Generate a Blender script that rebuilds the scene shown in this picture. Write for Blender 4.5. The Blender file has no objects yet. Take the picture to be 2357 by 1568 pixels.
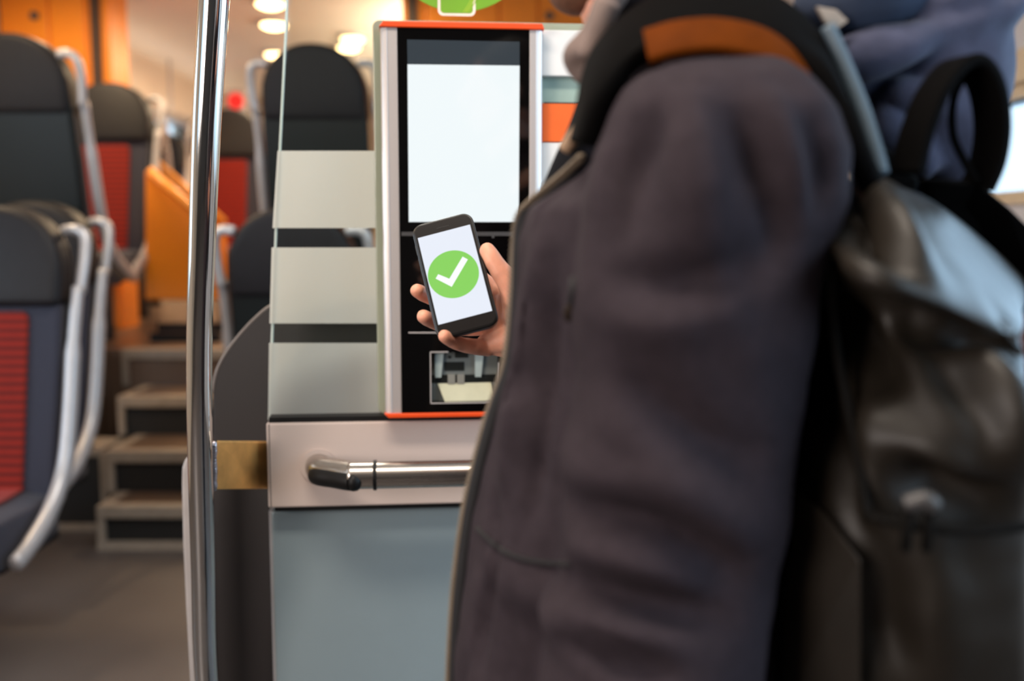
import bpy, bmesh, math, random
import numpy as np
from mathutils import Vector, Matrix, noise
random.seed(7)
S = bpy.context.scene
COL = S.collection
# ------------------------------------------------------------------ camera
F = 2292.0; CX, CY = 1178.5, 784.0
CAMZ = 1.33; PITCH = math.radians(6.2)
FWD = Vector((0, math.cos(PITCH), -math.sin(PITCH)))
UPV = Vector((0, math.sin(PITCH), math.cos(PITCH)))
CAM = Vector((0, 0, CAMZ))
cd = bpy.data.cameras.new('camera'); cam = bpy.data.objects.new('camera', cd); COL.objects.link(cam)
cam.location = CAM; cam.rotation_euler = (math.pi/2 - PITCH, 0, 0)
cd.sensor_width = 36; cd.lens = 36*F/2357; cd.clip_start = .05
cd.dof.use_dof = True; cd.dof.focus_distance = 1.33; cd.dof.aperture_fstop = 2.1; cd.dof.aperture_blades = 0
S.camera = cam
# ------------------------------------------------------------------ world, exposure
S.view_settings.view_transform = 'Standard'; S.view_settings.look = 'None'
S.view_settings.gamma = 1; S.view_settings.use_curve_mapping = False
S.view_settings.exposure = 0.22
w = bpy.data.worlds.new('World'); S.world = w; w.use_nodes = True
bg = w.node_tree.nodes['Background']; bg.inputs[0].default_value = (.62, .82, 1, 1); bg.inputs[1].default_value = 1.7
try:
    S.cycles.sample_clamp_indirect = 6; S.cycles.max_bounces = 10; S.cycles.transparent_max_bounces = 16
    S.cycles.caustics_reflective = False; S.cycles.caustics_refractive = False
except Exception: pass

def area_light(name, loc, target, sx, sy, power, color, parent=None):
    l = bpy.data.lights.new(name, 'AREA'); l.shape = 'RECTANGLE'; l.size = sx; l.size_y = sy; l.energy = power; l.color = color
    o = bpy.data.objects.new(name, l); COL.objects.link(o); o.location = loc
    o.rotation_euler = (Vector(target) - Vector(loc)).to_track_quat('-Z', 'Y').to_euler()
    return o
# daylight entering through the door window on the right and the one on the left of the entrance area
area_light('daylight_door_right', (1.66, -.15, 1.75), (.3, .75, 1.2), 1.5, 1.1, 15, (.62, .82, 1.0))
area_light('daylight_door_beside', (1.66, 1.7, 1.65), (.3, 1.1, 1.25), 1.4, 1.1, 18, (.48, .74, 1.0))
area_light('daylight_door_left', (-1.95, -.9, 1.65), (.0, 1.0, 1.2), 1.1, 1.1, 44, (1.0, .87, .80))
area_light('daylight_window_saloon', (-2.9, 1.95, 1.5), (-1.6, 3.4, 1.0), 1.4, .9, 16, (.74, .87, 1.0))

# ------------------------------------------------------------------ helpers
def ray(px, py): return FWD + Vector(((px-CX)/F, 0, 0)) + UPV*((CY-py)/F)
def at(px, py, Y): d = ray(px, py); return CAM + d*(Y/d.y)
def atz(px, py, Z): d = ray(px, py); return CAM + d*((Z-CAMZ)/d.z)
def zc(Y, Z): return (Vector((0, Y, Z))-CAM).dot(FWD)
def xof(px, Y, Z): return (px-CX)/F*zc(Y, Z)
def lin(c):
    return tuple(((v/255)/12.92 if v/255 <= .04045 else ((v/255+.055)/1.055)**2.4) for v in c) + (1,)
MATS = {}
def mat(name, rgb, rough=.5, metal=0, noise_amt=.06, nscale=30, bump=0, bscale=200, coat=0, emit=0, sss=0, spec=.5, wave=None, stretch=None, sheen=0, rvar=0):
    m = bpy.data.materials.new(name); m.use_nodes = True; MATS[name] = m
    nt = m.node_tree; b = nt.nodes['Principled BSDF']; c = lin(rgb)
    b.inputs['Roughness'].default_value = rough; b.inputs['Metallic'].default_value = metal
    b.inputs['Specular IOR Level'].default_value = spec
    b.inputs['Coat Weight'].default_value = coat; b.inputs['Coat Roughness'].default_value = .05
    if sheen: b.inputs['Sheen Weight'].default_value = sheen
    if sss:
        b.inputs['Subsurface Weight'].default_value = sss; b.inputs['Subsurface Radius'].default_value = (1, .35, .2); b.inputs['Subsurface Scale'].default_value = .006
    tc = nt.nodes.new('ShaderNodeTexCoord'); mp = nt.nodes.new('ShaderNodeMapping')
    nt.links.new(tc.outputs['Object'], mp.inputs[0])
    if stretch: mp.inputs['Scale'].default_value = stretch
    n = nt.nodes.new('ShaderNodeTexNoise'); n.inputs['Scale'].default_value = nscale; n.inputs['Detail'].default_value = 4
    nt.links.new(mp.outputs[0], n.inputs['Vector'])
    r = nt.nodes.new('ShaderNodeValToRGB')
    r.color_ramp.elements[0].position = .3; r.color_ramp.elements[1].position = .7
    r.color_ramp.elements[0].color = tuple(max(0, v*(1-noise_amt)) for v in c[:3])+(1,)
    r.color_ramp.elements[1].color = tuple(min(1, v*(1+noise_amt)) for v in c[:3])+(1,)
    nt.links.new(n.outputs['Fac'], r.inputs[0]); out = r.outputs[0]
    if wave:
        scale, rgb2 = wave
        wv = nt.nodes.new('ShaderNodeTexWave'); wv.bands_direction = 'Z'; wv.inputs['Scale'].default_value = scale; wv.inputs['Distortion'].default_value = .3
        nt.links.new(tc.outputs['Object'], wv.inputs['Vector'])
        mx = nt.nodes.new('ShaderNodeMix'); mx.data_type = 'RGBA'
        nt.links.new(wv.outputs['Fac'], mx.inputs[0]); nt.links.new(out, mx.inputs[6]); mx.inputs[7].default_value = lin(rgb2); out = mx.outputs[2]
    nt.links.new(out, b.inputs['Base Color'])
    if rvar:
        mr = nt.nodes.new('ShaderNodeMapRange'); mr.inputs[3].default_value = max(0, rough-rvar); mr.inputs[4].default_value = rough+rvar
        nt.links.new(n.outputs['Fac'], mr.inputs[0]); nt.links.new(mr.outputs[0], b.inputs['Roughness'])
    if bump:
        n2 = nt.nodes.new('ShaderNodeTexNoise'); n2.inputs['Scale'].default_value = bscale; n2.inputs['Detail'].default_value = 3
        nt.links.new(mp.outputs[0], n2.inputs['Vector'])
        bp = nt.nodes.new('ShaderNodeBump'); bp.inputs['Strength'].default_value = bump; bp.inputs['Distance'].default_value = .002
        nt.links.new(n2.outputs['Fac'], bp.inputs['Height']); nt.links.new(bp.outputs[0], b.inputs['Normal'])
    if emit:
        nt.links.new(out, b.inputs['Emission Color']); b.inputs['Emission Strength'].default_value = emit
    return m
def glass_mat(name, tint, refl_rough=.03):
    m = bpy.data.materials.new(name); m.use_nodes = True; MATS[name] = m; nt = m.node_tree
    nt.nodes.remove(nt.nodes['Principled BSDF']); out = nt.nodes['Material Output']
    t = nt.nodes.new('ShaderNodeBsdfTransparent'); t.inputs[0].default_value = tint
    g = nt.nodes.new('ShaderNodeBsdfGlossy'); g.inputs['Roughness'].default_value = refl_rough
    fr = nt.nodes.new('ShaderNodeFresnel'); fr.inputs[0].default_value = 1.45
    mx = nt.nodes.new('ShaderNodeMixShader')
    ge = nt.nodes.new('ShaderNodeNewGeometry'); mu = nt.nodes.new('ShaderNodeMath'); mu.operation = 'MULTIPLY_ADD'   # only outer faces reflect
    ng = nt.nodes.new('ShaderNodeMath'); ng.operation = 'SUBTRACT'; ng.inputs[0].default_value = 1
    nt.links.new(ge.outputs['Backfacing'], ng.inputs[1]); mu.operation = 'MULTIPLY'
    nt.links.new(fr.outputs[0], mu.inputs[0]); nt.links.new(ng.outputs[0], mu.inputs[1]); nt.links.new(mu.outputs[0], mx.inputs[0]); nt.links.new(t.outputs[0], mx.inputs[1]); nt.links.new(g.outputs[0], mx.inputs[2]); nt.links.new(mx.outputs[0], out.inputs[0])
    return m
def frosted_mat(name, rgb, trans):
    m = bpy.data.materials.new(name); m.use_nodes = True; MATS[name] = m; nt = m.node_tree
    nt.nodes.remove(nt.nodes['Principled BSDF']); out = nt.nodes['Material Output']
    d = nt.nodes.new('ShaderNodeBsdfDiffuse'); d.inputs[0].default_value = lin(rgb)
    tr = nt.nodes.new('ShaderNodeBsdfTranslucent'); tr.inputs[0].default_value = lin(rgb)
    n = nt.nodes.new('ShaderNodeTexNoise'); n.inputs['Scale'].default_value = 900
    g = nt.nodes.new('ShaderNodeBsdfGlossy'); g.inputs['Roughness'].default_value = .06
    fr = nt.nodes.new('ShaderNodeFresnel'); fr.inputs[0].default_value = 1.4
    m1 = nt.nodes.new('ShaderNodeMixShader'); m1.inputs[0].default_value = trans
    m2 = nt.nodes.new('ShaderNodeMixShader')
    nt.links.new(d.outputs[0], m1.inputs[1]); nt.links.new(tr.outputs[0], m1.inputs[2])
    nt.links.new(fr.outputs[0], m2.inputs[0]); nt.links.new(m1.outputs[0], m2.inputs[1]); nt.links.new(g.outputs[0], m2.inputs[2]); nt.links.new(m2.outputs[0], out.inputs[0])
    return m
def emit_mat(name, rgb, strength, grad=0):
    m = bpy.data.materials.new(name); m.use_nodes = True; MATS[name] = m; nt = m.node_tree
    b = nt.nodes['Principled BSDF']; b.inputs['Base Color'].default_value = (.01, .01, .01, 1); b.inputs['Roughness'].default_value = .08
    b.inputs['Emission Color'].default_value = lin(rgb); b.inputs['Emission Strength'].default_value = strength
    return m

mat('floor', (82, 75, 72), .42, nscale=3, noise_amt=.10, bump=.15, bscale=400)
mat('floor_upper', (98, 78, 64), .35, nscale=3)
mat('black', (14, 13, 14), .5, spec=.3); mat('riser', (20, 18, 17), .7)
mat('nosing', (150, 136, 122), .5, noise_amt=.12)
mat('cream', (226, 205, 182), .6, nscale=2, noise_amt=.03); mat('ceiling', (236, 226, 212), .7, nscale=2, noise_amt=.03)
mat('orange_wall', (240, 140, 26), .4, nscale=2, noise_amt=.05); mat('orange_trim', (246, 160, 60), .35); mat('seal', (60, 36, 18), .5)
mat('wallgrey', (196, 200, 208), .5, nscale=2, noise_amt=.03); mat('sill', (205, 190, 165), .5)
mat('navy', (34, 36, 52), .8, noise_amt=.15, nscale=150, bump=.2, sheen=.1); mat('headrest', (27, 26, 29), .55, noise_amt=.08, bump=.1, spec=.25)
mat('red', (140, 30, 16), .75, spec=.2, wave=(11, (80, 15, 10)), bump=.2, sheen=.1)
mat('shell', (15, 21, 22), .42, spec=.25, noise_amt=.05)
mat('rail', (182, 180, 182), .35, metal=.35, noise_amt=.04)
mat('chrome', (205, 204, 202), .10, metal=1, noise_amt=.03, nscale=60, stretch=(1, 1, .05), rvar=.04)
mat('brushed', (188, 180, 172), .26, metal=1, noise_amt=.06, nscale=90, stretch=(.05, 1, 1), rvar=.08)
mat('brass', (232, 184, 112), .5, metal=1, noise_amt=.22, nscale=22, rvar=.1)
mat('weld', (190, 188, 196), .3, metal=1, noise_amt=.3, nscale=300, bump=.8, bscale=250)
mat('darkpanel', (32, 27, 27), .55, noise_amt=.08, nscale=8); mat('edge_light', (120, 112, 108), .4)
mat('greypost', (178, 172, 170), .4)
mat('railboard', (208, 191, 182), .45, noise_amt=.02, nscale=6)
mat('lowerpanel', (136, 151, 156), .22, noise_amt=.04, nscale=4, coat=.2)
mat('sage', (158, 164, 144), .3, noise_amt=.03, coat=.3)
mat('alu', (214, 205, 200), .36, metal=.55, noise_amt=.02, stretch=(1, 1, .05))
mat('orange_cap', (236, 78, 22), .4, noise_amt=.04); mat('orange_box', (240, 104, 34), .45, noise_amt=.03)
mat('blackglass', (6, 5, 5), .06, noise_amt=0, spec=.5)
emit_mat('screen_white', (243, 251, 253), .84); emit_mat('screen_header', (60, 70, 78), .6)
mat('slotgrey', (70, 68, 68), .4); mat('printwhite', (176, 168, 164), .5)
mat('traygrey', (124, 124, 128), .5); mat('traylight', (190, 194, 200), .5); mat('traybeige', (236, 222, 200), .5); mat('traydark', (16, 16, 18), .5); mat('traykey', (160, 150, 148), .5)
mat('white', (232, 230, 226), .45, noise_amt=.02); mat('recess', (165, 186, 174), .3)
mat('stickergreen', (112, 170, 34), .45, noise_amt=.04); mat('stickerlime', (150, 190, 20), .45); mat('stickerwhite', (245, 232, 222), .5)
glass_mat('glass', (.93, .955, .93, 1)); glass_mat('windowglass', (.95, .98, 1, 1)); glass_mat('glassedge', (.75, .9, .85, 1), .1)
mat('edgeglow', (214, 226, 220), .15, noise_amt=.02)
frosted_mat('frost', (226, 228, 222), .62)
mat('case', (14, 13, 12), .35, noise_amt=.1); mat('bezel', (16, 12, 12), .2, noise_amt=.02, spec=.3)
emit_mat('phone_white', (232, 238, 250), .84); emit_mat('phone_green', (136, 216, 92), .80); emit_mat('phone_tick', (250, 252, 255), .86)
mat('skin', (236, 168, 140), .48, noise_amt=.10, nscale=45, sss=.25, bump=.12, bscale=420)
mat('hair', (46, 32, 24), .6, noise_amt=.25, nscale=120, stretch=(1, 1, .2))
mat('jacket', (50, 43, 48), .92, noise_amt=.10, nscale=90, bump=.25, bscale=500, spec=.12)
mat('jacket_lining', (14, 13, 17), .8, noise_amt=.1); mat('collar', (38, 50, 72), .9, noise_amt=.1); mat('hoodie', (9, 10, 16), .9, noise_amt=.12, nscale=80, spec=.05)
mat('hood', (70, 72, 92), .9, noise_amt=.10, nscale=60, bump=.3, bscale=300, sheen=.1, spec=.2); mat('hood_front', (112, 96, 90), .9, noise_amt=.12)
mat('beard', (112, 74, 54), .7, noise_amt=.25, nscale=150); mat('cuff', (70, 62, 58), .95, wave=None, noise_amt=.2, nscale=200); mat('cord', (165, 135, 108), .8)
mat('zip', (116, 102, 86), .5, metal=.3, noise_amt=.1); mat('zip_dark', (58, 46, 30), .4, metal=.6); mat('trousers', (40, 42, 54), .9, noise_amt=.1); mat('shoe', (30, 28, 27), .6)
mat('pack', (32, 27, 21), .48, noise_amt=.10, nscale=25, bump=.15, bscale=120, spec=.35); mat('packstrap', (7, 6, 6), .8, spec=.05, noise_amt=.1, bump=.2)
mat('packdark', (14, 12, 10), .7, spec=.1); mat('leather', (92, 42, 4), .7, spec=.04, noise_amt=.12, nscale=40); mat('strap_highlight', (84, 100, 112), .5)
emit_mat('lamp', (255, 214, 150), 9.0); emit_mat('daylight', (236, 246, 255), 3.0); emit_mat('fill_white', (255, 236, 214), 3.0)  # last one: glow of the added fill panels and bars
mat('tagcloth', (176, 160, 146), .9); mat('redled', (220, 30, 30), .4, emit=.6)

class MB:
    def __init__(s): s.v = []; s.f = []
    def add(s, vs, fs):
        o = len(s.v); s.v += [tuple(v) for v in vs]; s.f += [tuple(i+o for i in f) for f in fs]; return s
    def box(s, lo, hi):
        x0, y0, z0 = lo; x1, y1, z1 = hi
        return s.add([(x0,y0,z0),(x1,y0,z0),(x1,y1,z0),(x0,y1,z0),(x0,y0,z1),(x1,y0,z1),(x1,y1,z1),(x0,y1,z1)],
                     [(0,3,2,1),(4,5,6,7),(0,1,5,4),(1,2,6,5),(2,3,7,6),(3,0,4,7)])
    def prism_xz(s, poly, y0, y1):        # poly in (x,z), extruded along y
        n = len(poly)
        vs = [(x, y0, z) for x, z in poly] + [(x, y1, z) for x, z in poly]
        return s.add(vs, [tuple(range(n)), tuple(range(2*n-1, n-1, -1))] + [(i, (i+1) % n + 0, (i+1) % n + n, i+n)[::-1] for i in range(n)])
    def loft(s, rings, closed=True, caps=True):
        n = len(rings[0]); vs = [p for r in rings for p in r]; fs = []
        for k in range(len(rings)-1):
            for i in range(n if closed else n-1):
                j = (i+1) % n; fs.append((k*n+i, k*n+j, (k+1)*n+j, (k+1)*n+i))
        if caps and closed: fs += [tuple(range(n))[::-1], tuple(range((len(rings)-1)*n, len(rings)*n))]
        return s.add(vs, fs)
    def tube(s, path, r, n=12, caps=True, flat=1.0, ref=None):
        path = [Vector(p) for p in path]; rs = r if isinstance(r, (list, tuple)) else [r]*len(path)
        rings = []; prev = None
        for i, p in enumerate(path):
            t = (path[min(i+1, len(path)-1)] - path[max(i-1, 0)]).normalized()
            if prev is None:
                a = Vector(ref) if ref else (Vector((0, 0, 1)) if abs(t.z) < .9 else Vector((1, 0, 0)))
            else: a = prev
            a = (a - t*a.dot(t)).normalized(); prev = a; b = t.cross(a)
            rings.append([p + a*math.cos(2*math.pi*k/n)*rs[i]*flat + b*math.sin(2*math.pi*k/n)*rs[i] for k in range(n)])
        return s.loft(rings, True, caps)
    def sphere(s, c, r, n=16, m=10, rot=None):
        r = (r, r, r) if not isinstance(r, (tuple, list)) else r
        rings = []
        for i in range(m+1):
            th = math.pi*(.03+.94*i/m)
            rings.append([Vector((r[0]*math.sin(th)*math.cos(2*math.pi*k/n), r[1]*math.sin(th)*math.sin(2*math.pi*k/n), -r[2]*math.cos(th))) for k in range(n)])
        if rot: rings = [[rot @ p for p in q] for q in rings]
        return s.loft([[Vector(c)+p for p in q] for q in rings])
    def mesh(s, name='m'):
        me = bpy.data.meshes.new(name); me.from_pydata(s.v, [], s.f); me.update()
        bm = bmesh.new(); bm.from_mesh(me); bmesh.ops.recalc_face_normals(bm, faces=bm.faces); bm.to_mesh(me); bm.free()
        return me
    def build(s, name, m, parent=None, smooth=False, bevel=0, seg=2, subsurf=0):
        me = s.mesh(name)
        if bevel:
            bm = bmesh.new(); bm.from_mesh(me)
            es = [e for e in bm.edges if len(e.link_faces) == 2 and e.calc_face_angle(0) > .5]
            bmesh.ops.bevel(bm, geom=es, offset=bevel, segments=seg, profile=.5, affect='EDGES'); bm.to_mesh(me); bm.free()
        return link(name, me, m, parent, smooth, subsurf)
def link(name, me, m, parent=None, smooth=False, subsurf=0):
    me.materials.clear(); me.materials.append(MATS[m] if isinstance(m, str) else m)
    if smooth: me.polygons.foreach_set('use_smooth', [True]*len(me.polygons))
    o = bpy.data.objects.new(name, me); COL.objects.link(o)
    if parent: o.parent = parent
    if subsurf:
        md = o.modifiers.new('sub', 'SUBSURF'); md.levels = subsurf; md.render_levels = subsurf
    return o
def tag(o, label, cat, group=None):
    o['label'] = label; o['category'] = cat
    if group: o['group'] = group
    return o
def thing(name, label, cat, loc=(0,0,0), rz=0, group=None):
    o = bpy.data.objects.new(name, None); COL.objects.link(o); o.location = loc; o.rotation_euler = (0, 0, rz); o.empty_display_size = .05
    return tag(o, label, cat, group)
def struct(o): o['kind'] = 'structure'; return o
def spline(pts, n):
    pts = [Vector(p) for p in pts]; out = []
    for i in range(len(pts)-1):
        p0 = pts[max(i-1, 0)]; p1 = pts[i]; p2 = pts[i+1]; p3 = pts[min(i+2, len(pts)-1)]
        for k in range(n):
            t = k/n; out.append(.5*((2*p1)+(-p0+p2)*t+(2*p0-5*p1+4*p2-p3)*t*t+(-p0+3*p1-3*p2+p3)*t**3))
    return out+[pts[-1]]
def rrect(x0, z0, x1, z1, r, n=5):
    pts = []
    for cx, cz, a in ((x1-r, z0+r, -90), (x1-r, z1-r, 0), (x0+r, z1-r, 90), (x0+r, z0+r, 180)):
        for k in range(n+1):
            t = math.radians(a+90*k/n); pts.append((cx+r*math.cos(t), cz+r*math.sin(t)))
    return pts
def remeshed(mb, voxel, smooth=4, name='r'):
    me = mb.mesh(name); o = bpy.data.objects.new('tmp', me); COL.objects.link(o)
    r = o.modifiers.new('r', 'REMESH'); r.mode = 'VOXEL'; r.voxel_size = voxel
    if smooth:
        sm = o.modifiers.new('s', 'SMOOTH'); sm.factor = .5; sm.iterations = smooth
    dg = bpy.context.evaluated_depsgraph_get(); dg.update()
    res = bpy.data.meshes.new_from_object(o.evaluated_get(dg)); bpy.data.objects.remove(o); return res
def folds(me, off, lines, ymax=None):
    # press soft folds (valleys < 0, ridges > 0) into cloth along 3-D polylines found where the fold lies on the surface
    me.update(); n = len(me.vertices); off = np.array(off)
    no = np.zeros(n*3); me.vertex_normals.foreach_get('vector', no); no = no.reshape(-1, 3)
    co = np.zeros(n*3); me.vertices.foreach_get('co', co); co = co.reshape(-1, 3); W = co+off
    from mathutils.bvhtree import BVHTree
    bv = BVHTree.FromPolygons([tuple(v) for v in W], [tuple(p.vertices) for p in me.polygons])
    dsp = np.zeros(n)
    for amp, wid, pts in lines:
        P3 = []
        for q in spline([(x, y, 0) for x, y in pts], 10):
            h = bv.ray_cast(CAM, ray(q.x, q.y).normalized())
            if h[0] is not None: P3.append(h[0])
        if len(P3) < 2: continue
        A_ = np.array(P3); best = np.zeros(n); m = len(A_)
        for k in range(m):
            best = np.maximum(best, math.sin(math.pi*(k+.5)/m)**.7*np.exp(-((W-A_[k])**2).sum(1)/wid**2))
        dsp += 1.5*amp*best
    co += no*dsp[:, None]
    me.vertices.foreach_set('co', co.ravel()); me.update()
def displace(me, fn):
    me.update(); n = len(me.vertices)
    no = np.zeros(n*3); me.vertex_normals.foreach_get('vector', no); no = no.reshape(-1, 3)
    co = np.zeros(n*3); me.vertices.foreach_get('co', co); co = co.reshape(-1, 3)
    for i in range(n): co[i] += no[i]*fn(co[i], no[i])
    me.vertices.foreach_set('co', co.ravel()); me.update()

# ------------------------------------------------------------------ room shell
RISE = .185; UPZ = RISE*4
XL, XR, YB, YE, ZC = -3.05, 1.72, -2.2, 12.0, 2.78
b = MB().box((XL, YB, -.08), (XR, 5.2, 0)); struct(b.build('floor', 'floor'))
b = MB().box((XL, 5.02, 0), (XR, YE, UPZ)).box((XL, 4.62, 0), (-2.06, 5.02, UPZ)); struct(b.build('floor_upper', 'floor_upper'))
struct(MB().box((XL, YB, ZC), (XR, YE, ZC+.08)).build('ceiling', 'ceiling'))
struct(MB().box((XL, YE, 0), (XR, YE+.1, ZC)).build('wall_end', 'cream'))
struct(MB().box((XL, YB-.1, 0), (XR, YB, ZC)).build('wall_back', 'slotgrey'))
def side_wall(name, x0, x1, m, wins):
    b = MB(); y = YB
    for (a, c, z0, z1) in wins:
        b.box((x0, y, 0), (x1, a, ZC)); b.box((x0, a, 0), (x1, c, z0)); b.box((x0, a, z1), (x1, c, ZC)); y = c
    b.box((x0, y, 0), (x1, YE, ZC)); return struct(b.build(name, m))
winR = [(-.95, .65, 1.1, 2.3), (.95, 2.45, .9, 2.25), (2.75, 5.1, 1.47, 1.78), (5.9, 7.6, 1.4, 2.2)]
winL = [(-1.5, -.3, 1.1, 2.2), (1.2, 2.75, 1.0, 1.95), (5.2, 6.8, 1.6, 2.3), (7.6, 9.4, 1.6, 2.3)]
side_wall('wall_right', XR, XR+.1, 'wallgrey', winR)
side_wall('wall_left', XL-.1, XL, 'cream', winL)
wi = 1
for side, wins, xx in (('r', winR, XR), ('l', winL, XL)):
    s = 1 if side == 'r' else -1
    for (a, c, z0, z1) in wins:
        xa, xb = sorted((xx+s*.05, xx+s*.056))
        wo = struct(MB().box((xa, a, z0), (xb, c, z1)).build('window_%d' % wi, 'windowglass')); wi += 1
        fa, fb = sorted((xx-s*.012, xx+s*.05)); t = .045
        fr = MB().box((fa, a-t, z0-t), (fb, c+t, z0)).box((fa, a-t, z1), (fb, c+t, z1+t)).box((fa, a-t, z0), (fb, a, z1)).box((fa, c, z0), (fb, c+t, z1))
        fr.build('window_frame', 'sill', wo)
        if side == 'r' and a > 2 and a < 3:   # blind rail and lower bright panel of the window seen past the backpack
            MB().box((XR-.03, a-t, z1+t), (XR, c+t, z1+.16)).build('window_header', 'sill', wo, bevel=.006)
struct(MB().box((XR-.02, 2.6, .6), (XR, 5.3, 1.26)).build('trim_1', 'leather'))

# stairs
st = thing('staircase', 'four dark steps with pale nosings leading up to the raised seats', 'stairs', (-1.4, 4.1, 0))
SY = [4.07, 4.30, 4.65, 5.00]; SX = [-1.745, -1.79, -1.87, -1.98]; SXR = -.62
for i in range(4):
    z = RISE*(i+1); y0 = SY[i]; y1 = SY[i+1] if i < 3 else 5.25
    y1b = 5.02
    loc = Vector((-1.4, 4.1, 0))
    def L(p): return tuple(Vector(p)-loc)
    if i < 3: MB().box(L((SX[i], y0+.03, z-.03)), L((SXR, y1+.05, z))).build('tread', 'floor_upper', st)
    MB().box(L((SX[i]+.03, y0+.025, z-RISE)), L((SXR, y0+.05, z-.03))).build('riser', 'riser', st)
    MB().box(L((SX[i], y0, z-.05)), L((SXR, y0+.06, z+.004))).build('nosing', 'nosing', st, bevel=.006)
    MB().box(L((SX[i], y0+.002, z-RISE)), L((SX[i]+.032, y0+.045, z-.05))).build('side_trim', 'nosing', st, bevel=.004)
    if i < 3: MB().box(L((SX[i], y0+.06, z-.001)), L((SX[i]+.05, y1+.02, z+.003))).build('side_edging', 'nosing', st)
MB().box(L((SX[0], SY[0]-.004, 0)), L((SXR, SY[0]+.02, .035))).build('base_trim', 'nosing', st)
pl_ = thing('seat_platform', 'black fronted low platform beside the stairs with a pale base strip', 'platform', (-2.4, 4.4, 0))
MB().box((-.64, -.04, 0), (.56, .21, .35)).build('body', 'riser', pl_)
MB().box((-.64, -.045, .335), (.57, .21, .372)).build('edge_strip', 'nosing', pl_, bevel=.004)
MB().box((-.64, -.055, 0), (.61, -.04, .03)).build('base_strip', 'nosing', pl_)
MB().box((.56, -.045, 0), (.60, .0, .35)).build('corner_post', 'nosing', pl_)

# ------------------------------------------------------------------ orange cabinets beyond
def cabinet(label, x0, x1, y, seams, knob, sealx):
    t = thing('storage_cabinet', label, 'cabinet', ((x0+x1)/2, y, UPZ)); cx = (x0+x1)/2
    MB().box((x0-cx, 0.02, 0), (x1-cx, .3, ZC-UPZ)).build('body', 'orange_wall', t)
    xs = [x0]+seams+[x1]
    for a, c in zip(xs[:-1], xs[1:]):
        MB().box((a-cx+.006, 0, .02), (c-cx-.006, .03, ZC-UPZ-.02)).build('door_panel', 'orange_wall', t, bevel=.006)
    MB().tube([(knob-cx, -.02, 2.62-UPZ-.02), (knob-cx, .01, 2.62-UPZ-.02)], .025).build('lock', 'slotgrey', t, smooth=False)
    MB().box((sealx-cx-.03, -.02, 0), (sealx-cx+.03, .02, ZC-UPZ)).build('door_seal', 'seal', t)
    return t
YO = 6.05
cabinet('orange cabinet wall behind the tall seat at the far left', XL+.02, (275-CX)/F*YO, YO, [(142-CX)/F*YO, (225-CX)/F*YO], (112-CX)/F*YO, (248-CX)/F*YO)
cabinet('orange cabinet wall seen through the glass above the ticket machine', (932-CX)/F*YO, .62, YO, [(985-CX)/F*YO, (1150-CX)/F*YO, (1238-CX)/F*YO], (1262-CX)/F*YO, (955-CX)/F*YO)
# orange parapet
def parapet(label, pts, Y, th, trim):
    o = at(sum(p[0] for p in pts)/len(pts), 700, Y); o.z = UPZ
    t = thing('parapet_panel', label, 'panel', o)
    P = [at(x, y, Y)-o for x, y in pts]; poly = [(p.x, max(p.z, 0)) for p in P]
    MB().prism_xz(poly, 0, th).build('panel', 'orange_wall', t, bevel=.008)
    T = [at(x, y, Y)-o for x, y in trim]
    MB().tube([(p.x, -.01, p.z) for p in T], .03, n=8, flat=.8).build('sloped_handrail', 'orange_trim', t, smooth=True)
    MB().box((min(p[0] for p in poly)+.02, -.004, 0), (max(p[0] for p in poly)-.02, th-.01, .05)).build('kick_strip', 'black', t)
    return t
parapet('bright orange stair parapet with a pale sloping handrail', [(334, 690), (505, 690), (506, 535), (350, 392), (334, 392)], 5.35, .06, [(346, 392), (420, 458), (504, 534)])
parapet('darker orange parapet sloping down behind the first parapet', [(352, 690), (515, 690), (515, 505), (362, 370), (352, 370)], 5.9, .06, [(362, 376), (515, 510)])

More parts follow.
